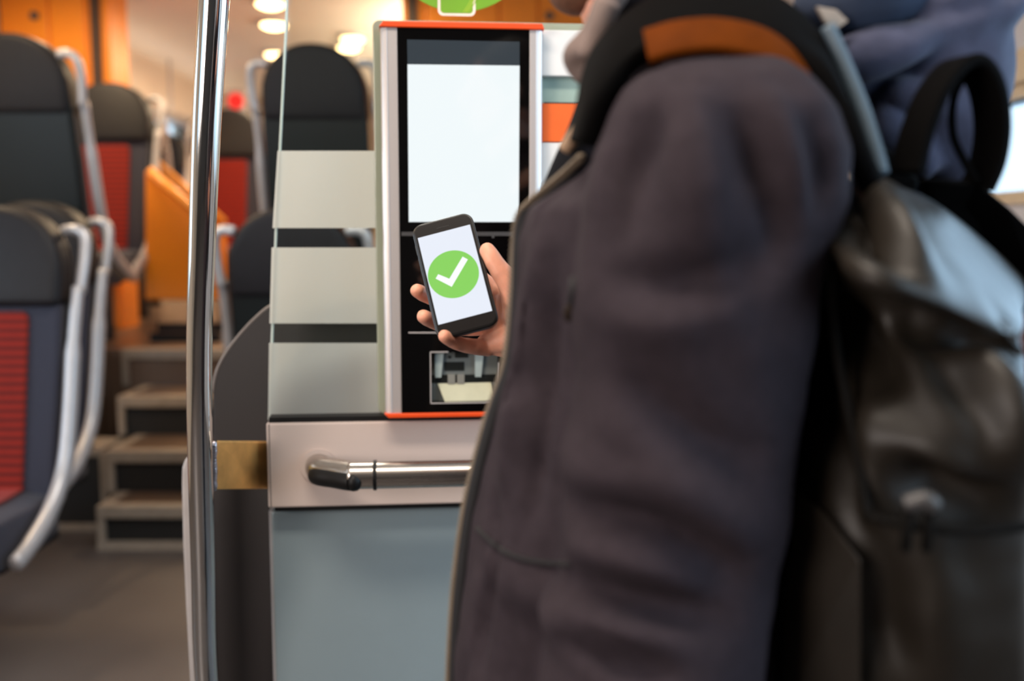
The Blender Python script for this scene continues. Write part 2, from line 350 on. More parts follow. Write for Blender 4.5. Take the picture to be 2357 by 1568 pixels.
# ------------------------------------------------------------------ seats
def seat(label, X, Y, Z, away=False, group='train seats', handle=True, mount=True, scale=1.0, mirror=1):
    t = thing('train_seat', label, 'seat', (X, Y, Z), math.pi if away else 0, group); t.scale = (scale,)*3
    def back(z): return .05+.18*(z-.48)        # y of the backrest front (leans backwards going up)
    def ring(z, hw, d, y): return [(x, y0) for x, y0 in ()]
    # shell: back, dome top
    H = 1.42
    prof = []
    for k in range(0, 19):
        a = math.pi*k/18; c_ = math.cos(a); prof.append((.236*math.copysign(abs(c_)**.95, c_), 1.20+.22*max(0, math.sin(a))**.95))
    outl = [(.24, .44), (.24, .9), (.238, 1.10)] + prof + [(-.238, 1.10), (-.24, .9), (-.24, .44)]
    def sheet(outl, d0, d1, bulge=0):
        b = MB(); n = len(outl)
        f = [(x, back(z)+d0, z) for x, z in outl]; g = [(x*.97, back(z)+d1, z) for x, z in outl]
        b.add(f+g, [tuple(range(n)), tuple(range(2*n-1, n-1, -1))]+[(i, i+n, (i+1) % n+n, (i+1) % n) for i in range(n)]); return b
    sheet(outl, .06, .10).build('back_shell', 'shell', t, bevel=.012)
    sheet([(x*.97, z) for x, z in outl if z < 1.12], -.0, .075).build('backrest', 'navy', t, bevel=.02, seg=3)
    hr = [(.238, 1.09)] + prof + [(-.238, 1.09)]
    sheet(hr, -.03, .115).build('headrest', 'headrest', t, bevel=.03, seg=4, smooth=True)
    sheet([(.135, .50), (.135, 1.05), (.12, 1.075), (-.12, 1.075), (-.135, 1.05), (-.135, .50)], -.014, .02).build('red_insert', 'red', t, bevel=.006)
    # cushion
    rings = []
    for y, zt, zb in ((.10, .50, .37), (-.06, .495, .35), (-.22, .50, .35), (-.34, .505, .37), (-.39, .475, .39), (-.40, .44, .41)):
        rings.append([(x*.225, y, (zt if zz else zb)-(.012 if abs(x) > .9 else 0)) for x, zz in ((-1, 0), (1, 0), (1, 1), (.6, 1), (-.6, 1), (-1, 1))])
    MB().loft(rings).build('seat_cushion', 'navy', t, bevel=.012, smooth=True)
    rr = []
    for y, zt in ((.04, .512), (-.06, .507), (-.22, .512), (-.335, .516), (-.392, .485)):
        rr.append([(-.135, y, zt-.02), (.135, y, zt-.02), (.135, y, zt), (-.135, y, zt)])
    MB().loft(rr).build('cushion_insert', 'red', t)
    for s in (-1, 1):
        path = [(s*.272, back(1.1)+.05, 1.15), (s*.270, back(.95)+.03, .98), (s*.272, back(.75)+.01, .75), (s*.272, back(.58)-.02, .58), (s*.272, -.06, .47), (s*.270, -.2, .40), (s*.268, -.28, .375)]
        MB().tube(spline(path, 5), [.024]*6+[.03]*19+[.028]*6, n=10, flat=.8, ref=(1, 0, 0)).build('side_rail', 'rail', t, smooth=True)
        if handle:
            hp = [(s*.20, back(1.3)+.09, 1.335), (s*.245, back(1.3)+.08, 1.338), (s*.275, back(1.3)+.075, 1.315), (s*.281, back(1.2)+.07, 1.24), (s*.270, back(1.15)+.055, 1.13)]
            MB().tube(spline(hp, 5), .019, n=10).build('grab_handle', 'rail', t, smooth=True)
    MB().tube([(.0, .0, .36), (0, .02, .2), (0, .04, .0)] if not mount else [(0, -.05, .36), (0, .0, .30), (0, .05, .30)], .05, n=10).build('support', 'slotgrey', t, smooth=True)
    if mount:
        MB().box((-.21, -.25, .33), (.21, .12, .365)).build('seat_pan', 'black', t)
        ext = (XL-X)/scale*(-1 if away else 1) if X < -1.2 else (-.9-X)*0+.6*(-1 if away else 1)
        a, c = sorted((0, ext)); MB().box((a, -.03, .27), (c, .06, .34)).build('wall_bracket', 'slotgrey', t, bevel=.006)
    return t
lower = 'lower deck seats'
seat('red and navy seat at the front left edge, nearest of all seats', xof(-33, 3.2, .9), 3.08, 0, group='red striped seats')
seat('red and navy seat directly behind the nearest left seat', xof(92, 3.95, .9), 3.72, .035, group='red striped seats')
seat('tall dark seat turned away before the left orange cabinet', xof(96, 4.55, 1.8), 4.58, UPZ, away=True, mount=False, group='seats turned away')
seat('red seat on the raised floor just right of the tall turned-away seat', xof(228, 5.5, 1.8), 5.44, UPZ, mount=False, group='red striped seats')
seat('brown-dark seat turned away, third back in the left row of the raised floor', xof(312, 6.9, 1.8), 6.95, UPZ, away=True, mount=False, group='seats turned away')
seat('farthest seat of the left row, half hidden by the steel pole', xof(352, 8.2, 1.8), 8.1, UPZ, mount=False, group='red striped seats')
seat('red seat facing forward between the steel pole and the glass edge', xof(524, 6.76, 1.8), 6.6, UPZ, mount=False, group='red striped seats')
seat('dark seat turned away seen through the clear glass beside the ticket machine', xof(742, 4.7, 1.8), 4.78, UPZ-.005, away=True, mount=False, group='seats turned away')
seat('seat with white handle loops low behind the striped glass edge', xof(722, 4.0, .9), 3.9, 0, away=True, mount=True, group='seats turned away')
# red pilot lamp on the wall far behind
p = at(540, 231, 9.0)
tag(MB().tube([p+Vector((0, -.03, 0)), p+Vector((0, .02, 0)), p+Vector((0, .02, -.001)), p+Vector((0, .05, -.001))], [.05, .05, .07, .07]).build('indicator_lamp', 'redled', smooth=False), 'small red indicator light above the far red seat', 'lamp')
pp_ = thing('equipment_post', 'slim grey post with a red indicator far behind the pole', 'post', (p.x, p.y+.08, UPZ))
MB().tube([(0, 0, 0), (0, 0, p.z-UPZ+.1)], .03).build('post', 'rail', pp_); MB().box((-.09, -.03, p.z-UPZ-.1), (.09, .03, p.z-UPZ+.1)).build('housing', 'rail', pp_, bevel=.01)

# ------------------------------------------------------------------ ceiling lamps, added fill panels and fill bars
def downlight(label, x, y, r=.11, power=18, m='lamp', col=(1, .74, .46)):
    t = thing('ceiling_light', label, 'ceiling light', (x, y, ZC), 0, 'warm round ceiling lights')
    MB().tube([(0, 0, 0), (0, 0, -.02), (0, 0, -.024)], [r+.025, r+.02, r], n=24).build('trim_ring', 'rail', t)
    MB().sphere((0, 0, -.02), (r, r, .035), n=20, m=6).build('diffuser', m, t, smooth=True)
    l = bpy.data.lights.new('lamp_light', 'AREA'); l.shape = 'DISK'; l.size = r*2.2; l.energy = power; l.color = col
    o = bpy.data.objects.new('lamp_light', l); COL.objects.link(o); o.parent = t; o.location = (0, 0, -.07)
for px, py, lab in ((622, 12, 'warm round ceiling light at the top left of the glass edge, nearest of the row'), (630, 60, 'warm round ceiling light second in the row above the glass edge'),
                    (636, 128, 'farthest warm ceiling light, low beside the glass edge'), (812, 92, 'warm ceiling light seen through the glass above the dark seat'), (803, 112, 'lower of the two warm ceiling lights seen through the glass')):
    q = atz(px, py, ZC-.03); downlight(lab, q.x, q.y, r=.09, power=12)
for i, (x, y) in enumerate(((-2.3, 5.2), (-.9, 5.6), (-2.2, 3.6))): downlight(['ceiling light over the left seats', 'ceiling light over the right seats', 'ceiling light over the lower seats'][i]+', above the picture', x, y, power=16)
def strip(label, x, y, sx, sy, power, col):  # unseen panels added to light the entrance and the frosted glass
    t = thing('fill_panel_light', label, 'ceiling light', (x, y, ZC))
    MB().box((-sx/2-.03, -sy/2-.03, -.03), (sx/2+.03, sy/2+.03, 0)).build('frame', 'rail', t, bevel=.004)
    MB().box((-sx/2, -sy/2, -.04), (sx/2, sy/2, -.028)).build('diffuser', 'fill_white', t)
    l = bpy.data.lights.new('panel_fill', 'AREA'); l.shape = 'RECTANGLE'; l.size = sx; l.size_y = sy; l.energy = power; l.color = col
    o = bpy.data.objects.new('panel_fill', l); COL.objects.link(o); o.parent = t; o.location = (0, 0, -.06)
strip('long fill light panel added over the entrance area, out of view', -.35, .55, 1.1, .3, 24, (1, .88, .76))
strip('fill light panel added behind the glass screen to backlight its frosted bands', -.45, 2.6, 1.0, .3, 21, (1, .94, .88))

for nm, xx, s_ in (('left', XL+.16, 1), ('right', -.42, -1)):  # upward bars added only to brighten the saloon ceiling
    t = thing('fill_bar', 'long added cove light bar along the %s side of the raised saloon' % nm, 'ceiling light', (xx, 8.6, 2.30))
    MB().box((-.06, -2.2, -.04), (.06, 2.2, 0)).box((-.06, -2.2, 0), (-.05, 2.2, .03)).box((.05, -2.2, 0), (.06, 2.2, .03)).build('trough', 'rail', t)
    MB().box((-.04, -2.15, .0), (.04, 2.15, .015)).build('diffuser', 'fill_white', t)
    for yy in (-2.0, 0, 2.0): MB().box((-.01, yy-.01, 0), (.01, yy+.01, ZC-2.30)).build('hanger', 'rail', t)
    l = bpy.data.lights.new('upfill', 'AREA'); l.shape = 'RECTANGLE'; l.size = .08; l.size_y = 4.2; l.energy = 1.2 if nm == 'left' else 100; l.color = (1, .80, .60)
    o = bpy.data.objects.new('upfill', l); COL.objects.link(o); o.parent = t; o.location = (0, 0, .05); o.rotation_euler = (math.pi, 0, 0)
# ------------------------------------------------------------------ partition with ticket machine
YAW = math.radians(5.2); PO = at(CX, 784, 1.75); PO.z = 0
U = Vector((math.cos(YAW), math.sin(YAW), 0)); NB = Vector((-math.sin(YAW), math.cos(YAW), 0))   # NB points away from the camera
def pl(px, py, off=0):        # local (x, z) on the partition plane shifted by off towards the camera
    d = ray(px, py); o = CAM-PO; t = (-off-o.dot(NB))/d.dot(NB); h = CAM+d*t
    return ((h-PO).dot(U), h.z)
def part_thing(name, label, cat): return thing(name, label, cat, PO, YAW)
def poly(pts, off): return [pl(x, y, off) for x, y in pts]
# glass screen
gs = part_thing('glass_screen', 'clear glass screen with three frosted bands left of the ticket machine', 'glass screen')
g0, g1 = -.012, -.004     # offs of front / back (local y = -off)
MB().prism_xz(poly([(664, -170), (1480, -170), (1480, 968), (618, 968), (634, 525)], 0), .004, .012).build('pane', 'glass', gs)
e = [pl(x, y, 0) for x, y in ((664, -170), (657, 60), (634, 525), (618, 968))]
MB().tube([(x, .008, z) for x, z in e], .0022, n=6).build('glass_edge', 'edgeglow', gs)
for a, c, xa, xc in ((347, 525, 638.5, 627), (570, 745, 625, 620), (790, 968, 619, 616.5)):
    MB().add([(x, .0025, z) for x, z in poly([(xa, a), (880, a), (880, c), (xc, c)], .0)], [(0, 1, 2, 3)]).build('frosted_band', 'frost', gs)
# lower part of the partition
lp = part_thing('lower_panel', 'glossy blue-grey lower panel under the handrail board', 'panel')
q = poly([(625, 1160), (1480, 1120), (1480, 1160)], .0)
x0 = pl(627, 1300, 0)[0]; x1 = pl(1480, 1160, 0)[0]; zt = pl(625, 1178, 0)[1]
MB().box((x0, 0, .03), (x1, .03, zt)).build('sheet', 'lowerpanel', lp, bevel=.004)
MB().box((x0-.004, .002, .03), (x0+.0015, .032, zt)).build('edge_strip', 'rail', lp)
MB().box((x0, -.002, 0), (x1, .04, .035)).build('foot_rail', 'slotgrey', lp)
rb = part_thing('handrail_board', 'pale horizontal board carrying the steel handrail', 'board')
bx0 = pl(613, 1000, .035)[0]; bzt = pl(613, 975, .035)[1]; bzb = pl(613, 1170, .035)[1]
MB().box((bx0, -.035, bzb), (x1, .03, bzt)).build('board', 'railboard', rb, bevel=.003)
MB().box((bx0+.004, -.0352, bzb+.001), (bx0+.0055, -.034, bzt-.001)).build('edge_groove', 'slotgrey', rb)
MB().box((bx0+.004, -.030, bzt-.001), (x1, .03, bzt+.009)).build('top_seal', 'black', rb)
MB().box((bx0+.01, -.028, bzb-.008), (x1, .03, bzb+.001)).build('bottom_seal', 'black', rb)
# handrail
hrl = part_thing('handrail', 'brushed steel handrail with black rubber bend insert', 'handrail')
hz = pl(960, 1092, .11)[1]; R = .0225
ua = pl(733, 1070, .035)[0]; ub = pl(835, 1090, .11)[0]; uc = pl(1500, 1080, .11)[0]
hp = spline([(ua, -.036, hz), (ua+.006, -.062, hz), (ua+.035, -.083, hz), (ub-.012, -.106, hz), (ub+.02, -.110, hz), (uc, -.110, hz)], 8)
MB().tube(hp, R, n=28).build('tube', 'brushed', hrl, smooth=True)
MB().tube([(ua, -.0355, hz), (ua, -.039, hz)], .030, n=28).build('wall_rosette', 'railboard', hrl)
ur = pl(862, 1095, .13)[0]
MB().tube([(ur-.003, -.110, hz), (ur-.0025, -.110, hz), (ur+.0025, -.110, hz), (ur+.003, -.110, hz)], [R+.001, R+.0025, R+.0025, R+.001], n=28).build('rubber_ring', 'black', hrl, smooth=False)
ins = [Vector(p) for p in hp[5:29]]
ip = [p+Vector((-.12*R, -.60*R, -.30*R)) for p in ins]
MB().tube(ip, [R*.3]+[R*.62]+[R*.74]*(len(ip)-4)+[R*.62]+[R*.3], n=20).build('rubber_insert', 'black', hrl, smooth=True)
# sage back plate
bp_ = part_thing('back_plate', 'sage green backing plate behind the ticket machine', 'plate')
a = pl(857, 45, .012); c = pl(1470, 66, .012); d = pl(880, 965, .012)
MB().prism_xz(rrect(a[0], bzt+.009, c[0], a[1], .012), -.012, .0).build('plate', 'sage', bp_, bevel=.002)
# ticket machine
FO = .068
tm = part_thing('ticket_machine', 'wall mounted ticket machine with tall lit screen and orange end caps', 'ticket machine')
kx0 = pl(880, 500, FO)[0]; kx1 = pl(1250, 300, FO)[0]; kzt = pl(900, 57, FO)[1]; kzb = pl(900, 957, FO)[1]
gx0 = pl(920, 500, FO)[0]; gx1 = pl(1218, 300, FO)[0]
HOUS = (kx0+.006, kx1-.006)
def profile(xa, xb, name):
    r = .012; pts = []
    for (cx, cy, a0) in (((xa+r), -FO+.002+r, 180), ((xb-.002), -FO+.002+.002, 270)):
        rr = r if a0 == 180 else .002
        for k in range(6):
            t = math.radians(a0+90*k/5); pts.append((cx+rr*math.cos(t), cy+rr*math.sin(t)))
    pts += [(xb, -.02), (xa, -.02)]
    return MB().loft([[(x, y, kzb+.004) for x, y in pts], [(x, y, kzt-.004) for x, y in pts]])
profile(kx0, gx0, '').build('side_profile', 'alu', tm, smooth=False)
MB().box((kx0+.0105, -FO+.0008, kzb+.004), (kx0+.0118, -.03, kzt-.004)).build('profile_groove', 'traylight', tm)
b = profile(-kx1, -gx1, ''); b.v = [(-x, y, z) for x, y, z in b.v]; b.build('side_profile', 'alu', tm)
for name, z0, z1, s in (('top_cap', kzt-.004, kzt+.006, 1), ('bottom_cap', kzb-.004, kzb+.004, -1)):
    xs = .010
    fr = [(kx0-.002, z0 if s > 0 else z1), (kx1+.002, z0 if s > 0 else z1), (kx1-.002 if s > 0 else kx1+.002-xs*.4, z1 if s > 0 else z0), (kx0+xs*.6, z1 if s > 0 else z0)]
    MB().prism_xz(fr, -FO-.004, -.012).build(name, 'orange_cap', tm, bevel=.002)
wl, wzt = pl(992, 812, FO); wr, wzb = pl(1150, 925, FO); wr = pl(1147, 870, FO)[0]
gf = MB(); y0, y1 = -FO+.001, -FO+.006
gf.box((gx0, y0, wzt), (gx1, y1, kzt-.004)); gf.box((gx0, y0, kzb+.004), (gx1, y1, wzb)); gf.box((gx0, y0, wzb), (wl, y1, wzt)); gf.box((wr, y0, wzb), (gx1, y1, wzt))
gf.build('front_glass', 'blackglass', tm)
def flat(name, pxs, m, off, th=.0006): 
    return MB().prism_xz(poly(pxs, off), -off, -off+th).build(name, m, tm)
flat('screen', [(938, 148), (1196, 151), (1194, 511), (941, 511)], 'screen_white', FO-.0004)
flat('screen_header', [(937, 91), (1196, 96), (1196, 150), (938, 147)], 'screen_header', FO-.0004)
flat('reader_groove', [(924, 534), (1190, 534), (1190, 543), (924, 543)], 'slotgrey', FO+.0012, .003)
for xx in (1132, 1178): flat('groove_clip', [(xx, 536), (xx+6, 536), (xx+6, 548), (xx, 548)], 'slotgrey', FO+.0014, .003)
flat('printed_line', [(940, 764.5), (1012, 764.5), (1012, 767.5), (940, 767.5)], 'printwhite', FO+.0004)
lw = .0019
for lo, hi in (((wl-lw, wzb-lw), (wl, wzt+lw)), ((wl-lw, wzb-lw), (wr+lw, wzb)), ((wl-lw, wzt), (wl+.029, wzt+lw)), ((wr, wzb-lw), (wr+lw, wzt-.018))):
    MB().box((lo[0], -FO-.0002, lo[1]), (hi[0], -FO+.001, hi[1])).build('window_outline', 'printwhite', tm)
# tray behind the lower window
ww = wr-wl; wh = wzt-wzb
MB().box((HOUS[0], -.019, kzb), (HOUS[1], -.012, kzt)).box((HOUS[0], -.05, wzt+.004), (HOUS[1], -.019, kzt)).build('housing', 'alu', tm)
MB().box((wl-.002, -.0465, wzb-.002), (wr+.002, -.045, wzt+.002)).build('tray_back', 'traygrey', tm)
for lo, hi in (((wl-.003, wzb-.003), (wl, wzt+.003)), ((wr, wzb-.003), (wr+.003, wzt+.003)), ((wl-.003, wzt), (wr+.003, wzt+.003)), ((wl-.003, wzb-.003), (wr+.003, wzb))):
    MB().box((lo[0], -FO+.006, lo[1]), (hi[0], -.045, hi[1])).build('tray_wall', 'traydark', tm)
MB().add([(wl+.20*ww, -.0615, wzb+.02*wh), (wr-.03*ww, -.0615, wzb+.03*wh), (wr-.10*ww, -.049, wzb+.36*wh), (wl+.10*ww, -.049, wzb+.35*wh),
          (wl+.20*ww, -.0615, wzb+.0*wh), (wr-.03*ww, -.0615, wzb+.01*wh), (wr-.10*ww, -.047, wzb+.33*wh), (wl+.10*ww, -.047, wzb+.32*wh)],
         [(0,1,2,3), (7,6,5,4), (0,4,5,1), (1,5,6,2), (2,6,7,3), (3,7,4,0)]).build('tray_flap', 'traybeige', tm)
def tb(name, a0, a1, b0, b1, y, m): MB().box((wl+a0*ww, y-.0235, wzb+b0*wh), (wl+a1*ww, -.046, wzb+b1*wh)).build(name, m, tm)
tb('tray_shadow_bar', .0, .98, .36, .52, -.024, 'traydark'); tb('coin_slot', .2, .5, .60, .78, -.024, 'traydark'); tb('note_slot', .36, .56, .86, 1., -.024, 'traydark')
MB().tube([(wl+.28*ww, -.0485, wzb+.88*wh), (wl+.28*ww, -.046, wzb+.88*wh)], .0028, n=16).build('tray_lamp', 'traydark', tm)
for a0 in (.06, .66):
    MB().prism_xz([(wl+(a0+.0)*ww, wzb+.48*wh), (wl+(a0+.09)*ww, wzb+.48*wh), (wl+(a0+.13)*ww, wzb+.97*wh), (wl+a0*ww, wzb+.97*wh)], -.0545, -.046).build('tray_bracket', 'traylight', tm)
for a0 in (.25, .39): tb('tray_key', a0, a0+.11, .34, .53, -.028, 'traykey')
MB().box((wl, -FO+.0022, wzb), (wr, -FO+.0034, wzt)).build('window_pane', 'glass', tm)
# white cabinet right of the machine
wc = part_thing('wall_unit', 'white wall unit with green recess right of the ticket machine', 'wall unit')
wx0 = kx1+.0005; wx1 = pl(1465, 300, .03)[0]
def zz(y, off=.04): return pl(1280, y, off)[1]
MB().box((wx0, -.04, zz(175)), (wx1, -.012, zz(69))).build('upper_panel', 'white', wc, bevel=.002)
MB().box((wx0, -.02, zz(238)), (wx1, -.012, zz(175))).build('recess_back', 'recess', wc)
MB().box((wx0, -.04, bzt+.011), (wx1, -.012, zz(328))).build('lower_panel', 'white', wc, bevel=.002)
MB().box((wx1, -.04, bzt+.011), (wx1+.006, -.012, zz(69))).build('end_cap', 'alu', wc)
oc = part_thing('leaflet_box', 'orange box between the white panels right of the ticket machine', 'box')
MB().box((wx0+.001, -.042, zz(327)), (wx1-.02, -.021, zz(238))).build('front', 'orange_box', oc, bevel=.0015)
tz = zz(238)
MB().box((wx0+.004, -.042, tz), (wx1-.025, -.022, tz+.0012)).build('top_edge', 'slotgrey', oc)
for k in range(30):
    xk = wx0+.006+k*.0042
    if xk < wx1-.03: MB().box((xk, -.0425, tz-.0006), (xk+.002, -.0215, tz+.0018)).build('edge_tooth', 'black', oc)
# sticker on the glass
sk = part_thing('round_sticker', 'round green sticker with a white outlined phone symbol on the glass', 'sticker')
cc = pl(1056, -160, .003); rr = abs(pl(1056+180, -160, .003)[0]-cc[0])
MB().prism_xz([(cc[0]+rr*math.cos(2*math.pi*k/64), cc[1]+rr*math.sin(2*math.pi*k/64)) for k in range(64)], -.0006, .0016).build('disc', 'stickergreen', sk)
a = pl(1008, 35, .004); c = pl(1094, -140, .004)
MB().prism_xz(rrect(a[0], a[1], c[0], c[1], .009), -.0012, -.0007).build('phone_outline', 'stickerwhite', sk)
m_ = .0044
MB().prism_xz(rrect(a[0]+m_, a[1]+m_, c[0]-m_, c[1]-m_, .006), -.0018, -.0013).build('phone_face', 'stickergreen', sk)
for i, (s0, s1) in enumerate(((.0, .0009), (.005, .0014), (.010, .0007))):
    pts = [(pl(1066+26*math.sin(t*1.6)+i*6, 28-60*t, .004)) for t in [k/10 for k in range(11)]]
    MB().tube([(x, -.0019, z) for x, z in pts], s1, n=6, flat=.4, ref=(0, 1, 0)).build('swirl', 'stickerlime', sk)

# dark rounded draught screen, bracket, pole
ds = thing('draught_screen', 'dark brown rounded screen panel between the pole and the glass', 'screen panel', (0, 0, 0))
DY = 1.80
sil = [(489, 1700), (489, 905), (492, 880), (500, 850), (515, 820), (537, 788), (565, 755), (592, 728), (620, 706), (680, 675), (760, 655), (870, 648), (870, 1700)]
P = [at(x, y, DY) for x, y in sil]
MB().prism_xz([(p.x, max(p.z, .02)) for p in P], DY, DY+.035).build('panel', 'darkpanel', ds, bevel=.004)
ep = [at(x, y, DY) for x, y in sil[1:12]]
MB().tube([(p.x, DY+.002, p.z) for p in spline(ep, 4)], .003, n=8).build('edge_bead', 'edge_light', ds, smooth=True)
z1_ = P[0].x
MB().box((P[0].x, DY, 0), (P[-1].x, DY+.035, .03)).build('foot', 'black', ds)
pole = thing('grab_pole', 'polished steel grab pole, slightly bowed, from floor to ceiling', 'pole', at(476, 1568, 1.62)*1.0)
pole.location.z = 0; PL = Vector(pole.location)
ctr = [(500, -160, 1.415), (492, 0, 1.425), (475, 300, 1.45), (464, 600, 1.48), (459, 800, 1.50), (460, 1000, 1.52), (467.5, 1300, 1.565), (476, 1568, 1.61)]
pts = [at(x, y, d) for x, y, d in ctr]
pts = [Vector((pts[0].x+.06, pts[0].y-.02, ZC)), Vector((pts[0].x+.03, pts[0].y-.015, 2.2))] + pts + [Vector((pts[-1].x+.012, pts[-1].y+.02, .3)), Vector((pts[-1].x+.012, pts[-1].y+.02, 0))]
path = spline(pts, 8)
rad = []
for p in path:
    z = p.z; rad.append(.0192+.0022*max(0, min(1, (z-1.25)/.4)))
MB().tube([p-PL for p in path], rad, n=40, ref=(1, 0, 0)).build('tube', 'chrome', pole, smooth=True)
MB().tube([path[-1]-PL+Vector((0, 0, .012)), path[-1]-PL], [.03, .045], n=24).build('floor_flange', 'brushed', pole)
MB().tube([path[0]-PL, path[0]-PL+Vector((0, 0, -.012))], [.045, .03], n=24).build('ceiling_flange', 'brushed', pole)
br = thing('pole_bracket', 'brass toned flat bracket joining the pole to the handrail board', 'bracket', at(550, 1070, 1.62)); BL = Vector(br.location)
A = at(496, 1017, 1.54); B = at(496, 1128, 1.552); C = at(616, 1018, 1.715); D = at(616, 1126, 1.72)
zt_, zb_ = A.z, D.z+.0
def bq(A, B, C, D, th):
    n = Vector((-.8, .6, 0)).normalized()*-th
    vs = [A, B, D, C]; return MB().add([v-BL for v in vs]+[v+Vector((0, th, 0))-BL for v in vs], [(0,1,2,3), (7,6,5,4), (0,4,5,1), (1,5,6,2), (2,6,7,3), (3,7,4,0)])
bq(A, B, C, D, .012).build('plate', 'brass', br, bevel=.0015)
wp = [A.lerp(B, k/10)-BL+Vector((-.002, -.002+.0008*random.random(), 0)) for k in range(11)]
MB().tube(wp, [.0045+.0015*random.random() for _ in wp], n=10).build('weld_seam', 'weld', br, smooth=True)
gp = thing('grey_grab_panel', 'pale grey rounded panel edge low behind the steel pole', 'panel', (0, 0, 0))
e = [at(x, y, 1.70) for x, y in ((440, 1045), (428, 1055), (422, 1075), (421, 1110), (424, 1250), (431, 1400), (440, 1568), (446, 1700))]
e2 = [at(x, y, 1.70) for x, y in ((478, 1700), (474, 1568), (468, 1300), (464, 1045))]
MB().prism_xz([(p.x, p.z) for p in e+e2], 1.69, 1.72).build('panel', 'greypost', gp, bevel=.006, seg=3)
bt = [e[-1], e2[0]]
MB().prism_xz([(bt[0].x, 0), (bt[1].x, 0), (bt[1].x, bt[1].z), (bt[0].x, bt[0].z)], 1.692, 1.718).build('foot', 'greypost', gp)

# ------------------------------------------------------------------ phone
PD = 1.20
al = math.radians(14.7); ta = math.radians(19)
XV = Vector((1, 0, 0))
pr = XV*math.cos(al)+UPV*math.sin(al)
pu = (XV*-math.sin(al)+UPV*math.cos(al))*math.cos(ta)+FWD*math.sin(ta)
pn = pr.cross(pu)     # towards the camera
pc = at(1046, 631, PD)
ph = thing('smartphone', 'black smartphone in a case showing a white tick in a green circle', 'phone')
M = Matrix.Identity(4)
for i, v in enumerate((pr, pu, pn)):
    for k in range(3): M[k][i] = v[k]
M.translation = pc; ph.matrix_world = M
SW, SH = .0660/2, .1165/2; PW, PH_ = .0765/2, .1525/2
def pslab(name, poly2, z0, z1, m, bevel=0, seg=3, smooth=False):
    n = len(poly2); vs = [(x, y, z0) for x, y in poly2]+[(x, y, z1) for x, y in poly2]
    return MB().add(vs, [tuple(range(n))[::-1], tuple(range(n, 2*n))]+[(i, (i+1) % n, (i+1) % n+n, i+n) for i in range(n)]).build(name, m, ph, smooth, bevel, seg)
pslab('case', rrect(-PW, -PH_, PW, PH_, .013, 8), -.0105, .0, 'case', .0025)
pslab('front_glass', rrect(-PW+.0025, -PH_+.0025, PW-.0025, PH_-.0025, .0105, 8), -.002, .0004, 'bezel', .0003, 1)
pslab('display', [(-SW, -SH), (SW, -SH), (SW, SH), (-SW, SH)], .0004, .0006, 'phone_white')
pslab('green_circle', [(.0310*math.cos(2*math.pi*k/64)-.0012, .0310*math.sin(2*math.pi*k/64)+.0) for k in range(64)], .0006, .0008, 'phone_green')
def tickp(px, py):
    d = ray(px, py); t = (pc-CAM).dot(pn)/d.dot(pn); h = CAM+d*t-pc; return (h.dot(pr), h.dot(pu))
pslab('tick_mark', [tickp(x, y) for x, y in ((1003, 642), (1009, 632), (1034.5, 642.5), (1065, 591.5), (1077, 598), (1040, 661))], .0008, .001, 'phone_tick')
for yy, hh in ((.045, .006), (.028, .005), (.016, .005)):
    MB().box((-PW-.0008, yy-hh, -.007), (-PW+.001, yy+hh, -.0035)).build('side_button', 'case', ph, bevel=.0004)
MB().box((-.008, PH_-.0125, .0004), (.008, PH_-.0115, .0007)).build('earpiece', 'black', ph)

# ------------------------------------------------------------------ person
pe = thing('person', 'person in a dark grey coat holding the phone, seen from the side', 'person', (.14, .96, 0)); PEL = Vector(pe.location)
def rel(p): return Vector(p)-PEL
sk_ = MB()
def chain(pts, radii, sub=4, n=14):
    P3 = [Vector((*p, r)) if False else (Vector(p), r) for p, r in zip(pts, radii)]
    path = spline(pts, sub); rs = []
    for i in range(len(pts)-1):
        for k in range(sub): rs.append(radii[i]+(radii[i+1]-radii[i])*k/sub)
    rs.append(radii[-1])
    sk_.tube([rel(p) for p in path], rs, n=n)
    for q, r in ((path[0], rs[0]), (path[-1], rs[-1])): sk_.sphere(rel(q), r, n=12, m=8)
def A3(l): return [at(*p) for p in l]
# right hand: fingers wrapped behind the phone, tips round its left edge
chain(A3([(1140, 716, 1.247), (1052, 696, 1.256), (992, 685, 1.236), (960, 669, 1.206)]), [.0105, .0102, .0098, .0086])
chain(A3([(1126, 752, 1.240), (1062, 756, 1.243), (1006, 744, 1.222), (975, 729, 1.194)]), [.0105, .0100, .0096, .0088])
chain(A3([(1122, 800, 1.222), (1083, 797, 1.203), (1048, 788, 1.184), (1023, 774, 1.168)]), [.0115, .0098, .0088, .0080])
chain(A3([(1148, 676, 1.248), (1088, 625, 1.262), (1045, 600, 1.262), (1015, 596, 1.258)]), [.0108, .0098, .0088, .0078])
chain(A3([(1192, 730, 1.215), (1176, 662, 1.207), (1143, 612, 1.204), (1122, 577, 1.208)]), [.0185, .0150, .0120, .0098])
# palm
for (a_, b_, r0, r1) in (((1215, 760, 1.235), (1148, 676, 1.246), .022, .012), ((1215, 765, 1.238), (1140, 716, 1.246), .022, .0125), ((1212, 780, 1.236), (1126, 752, 1.240), .022, .0125),
                         ((1205, 795, 1.228), (1118, 792, 1.226), .020, .0125), ((1195, 725, 1.214), (1200, 790, 1.220), .018, .017), ((1165, 690, 1.232), (1150, 790, 1.230), .012, .012), ((1175, 780, 1.212), (1128, 790, 1.222), .017, .0125)):
    chain([at(*a_), at(*b_)], [r0, r1], sub=5)
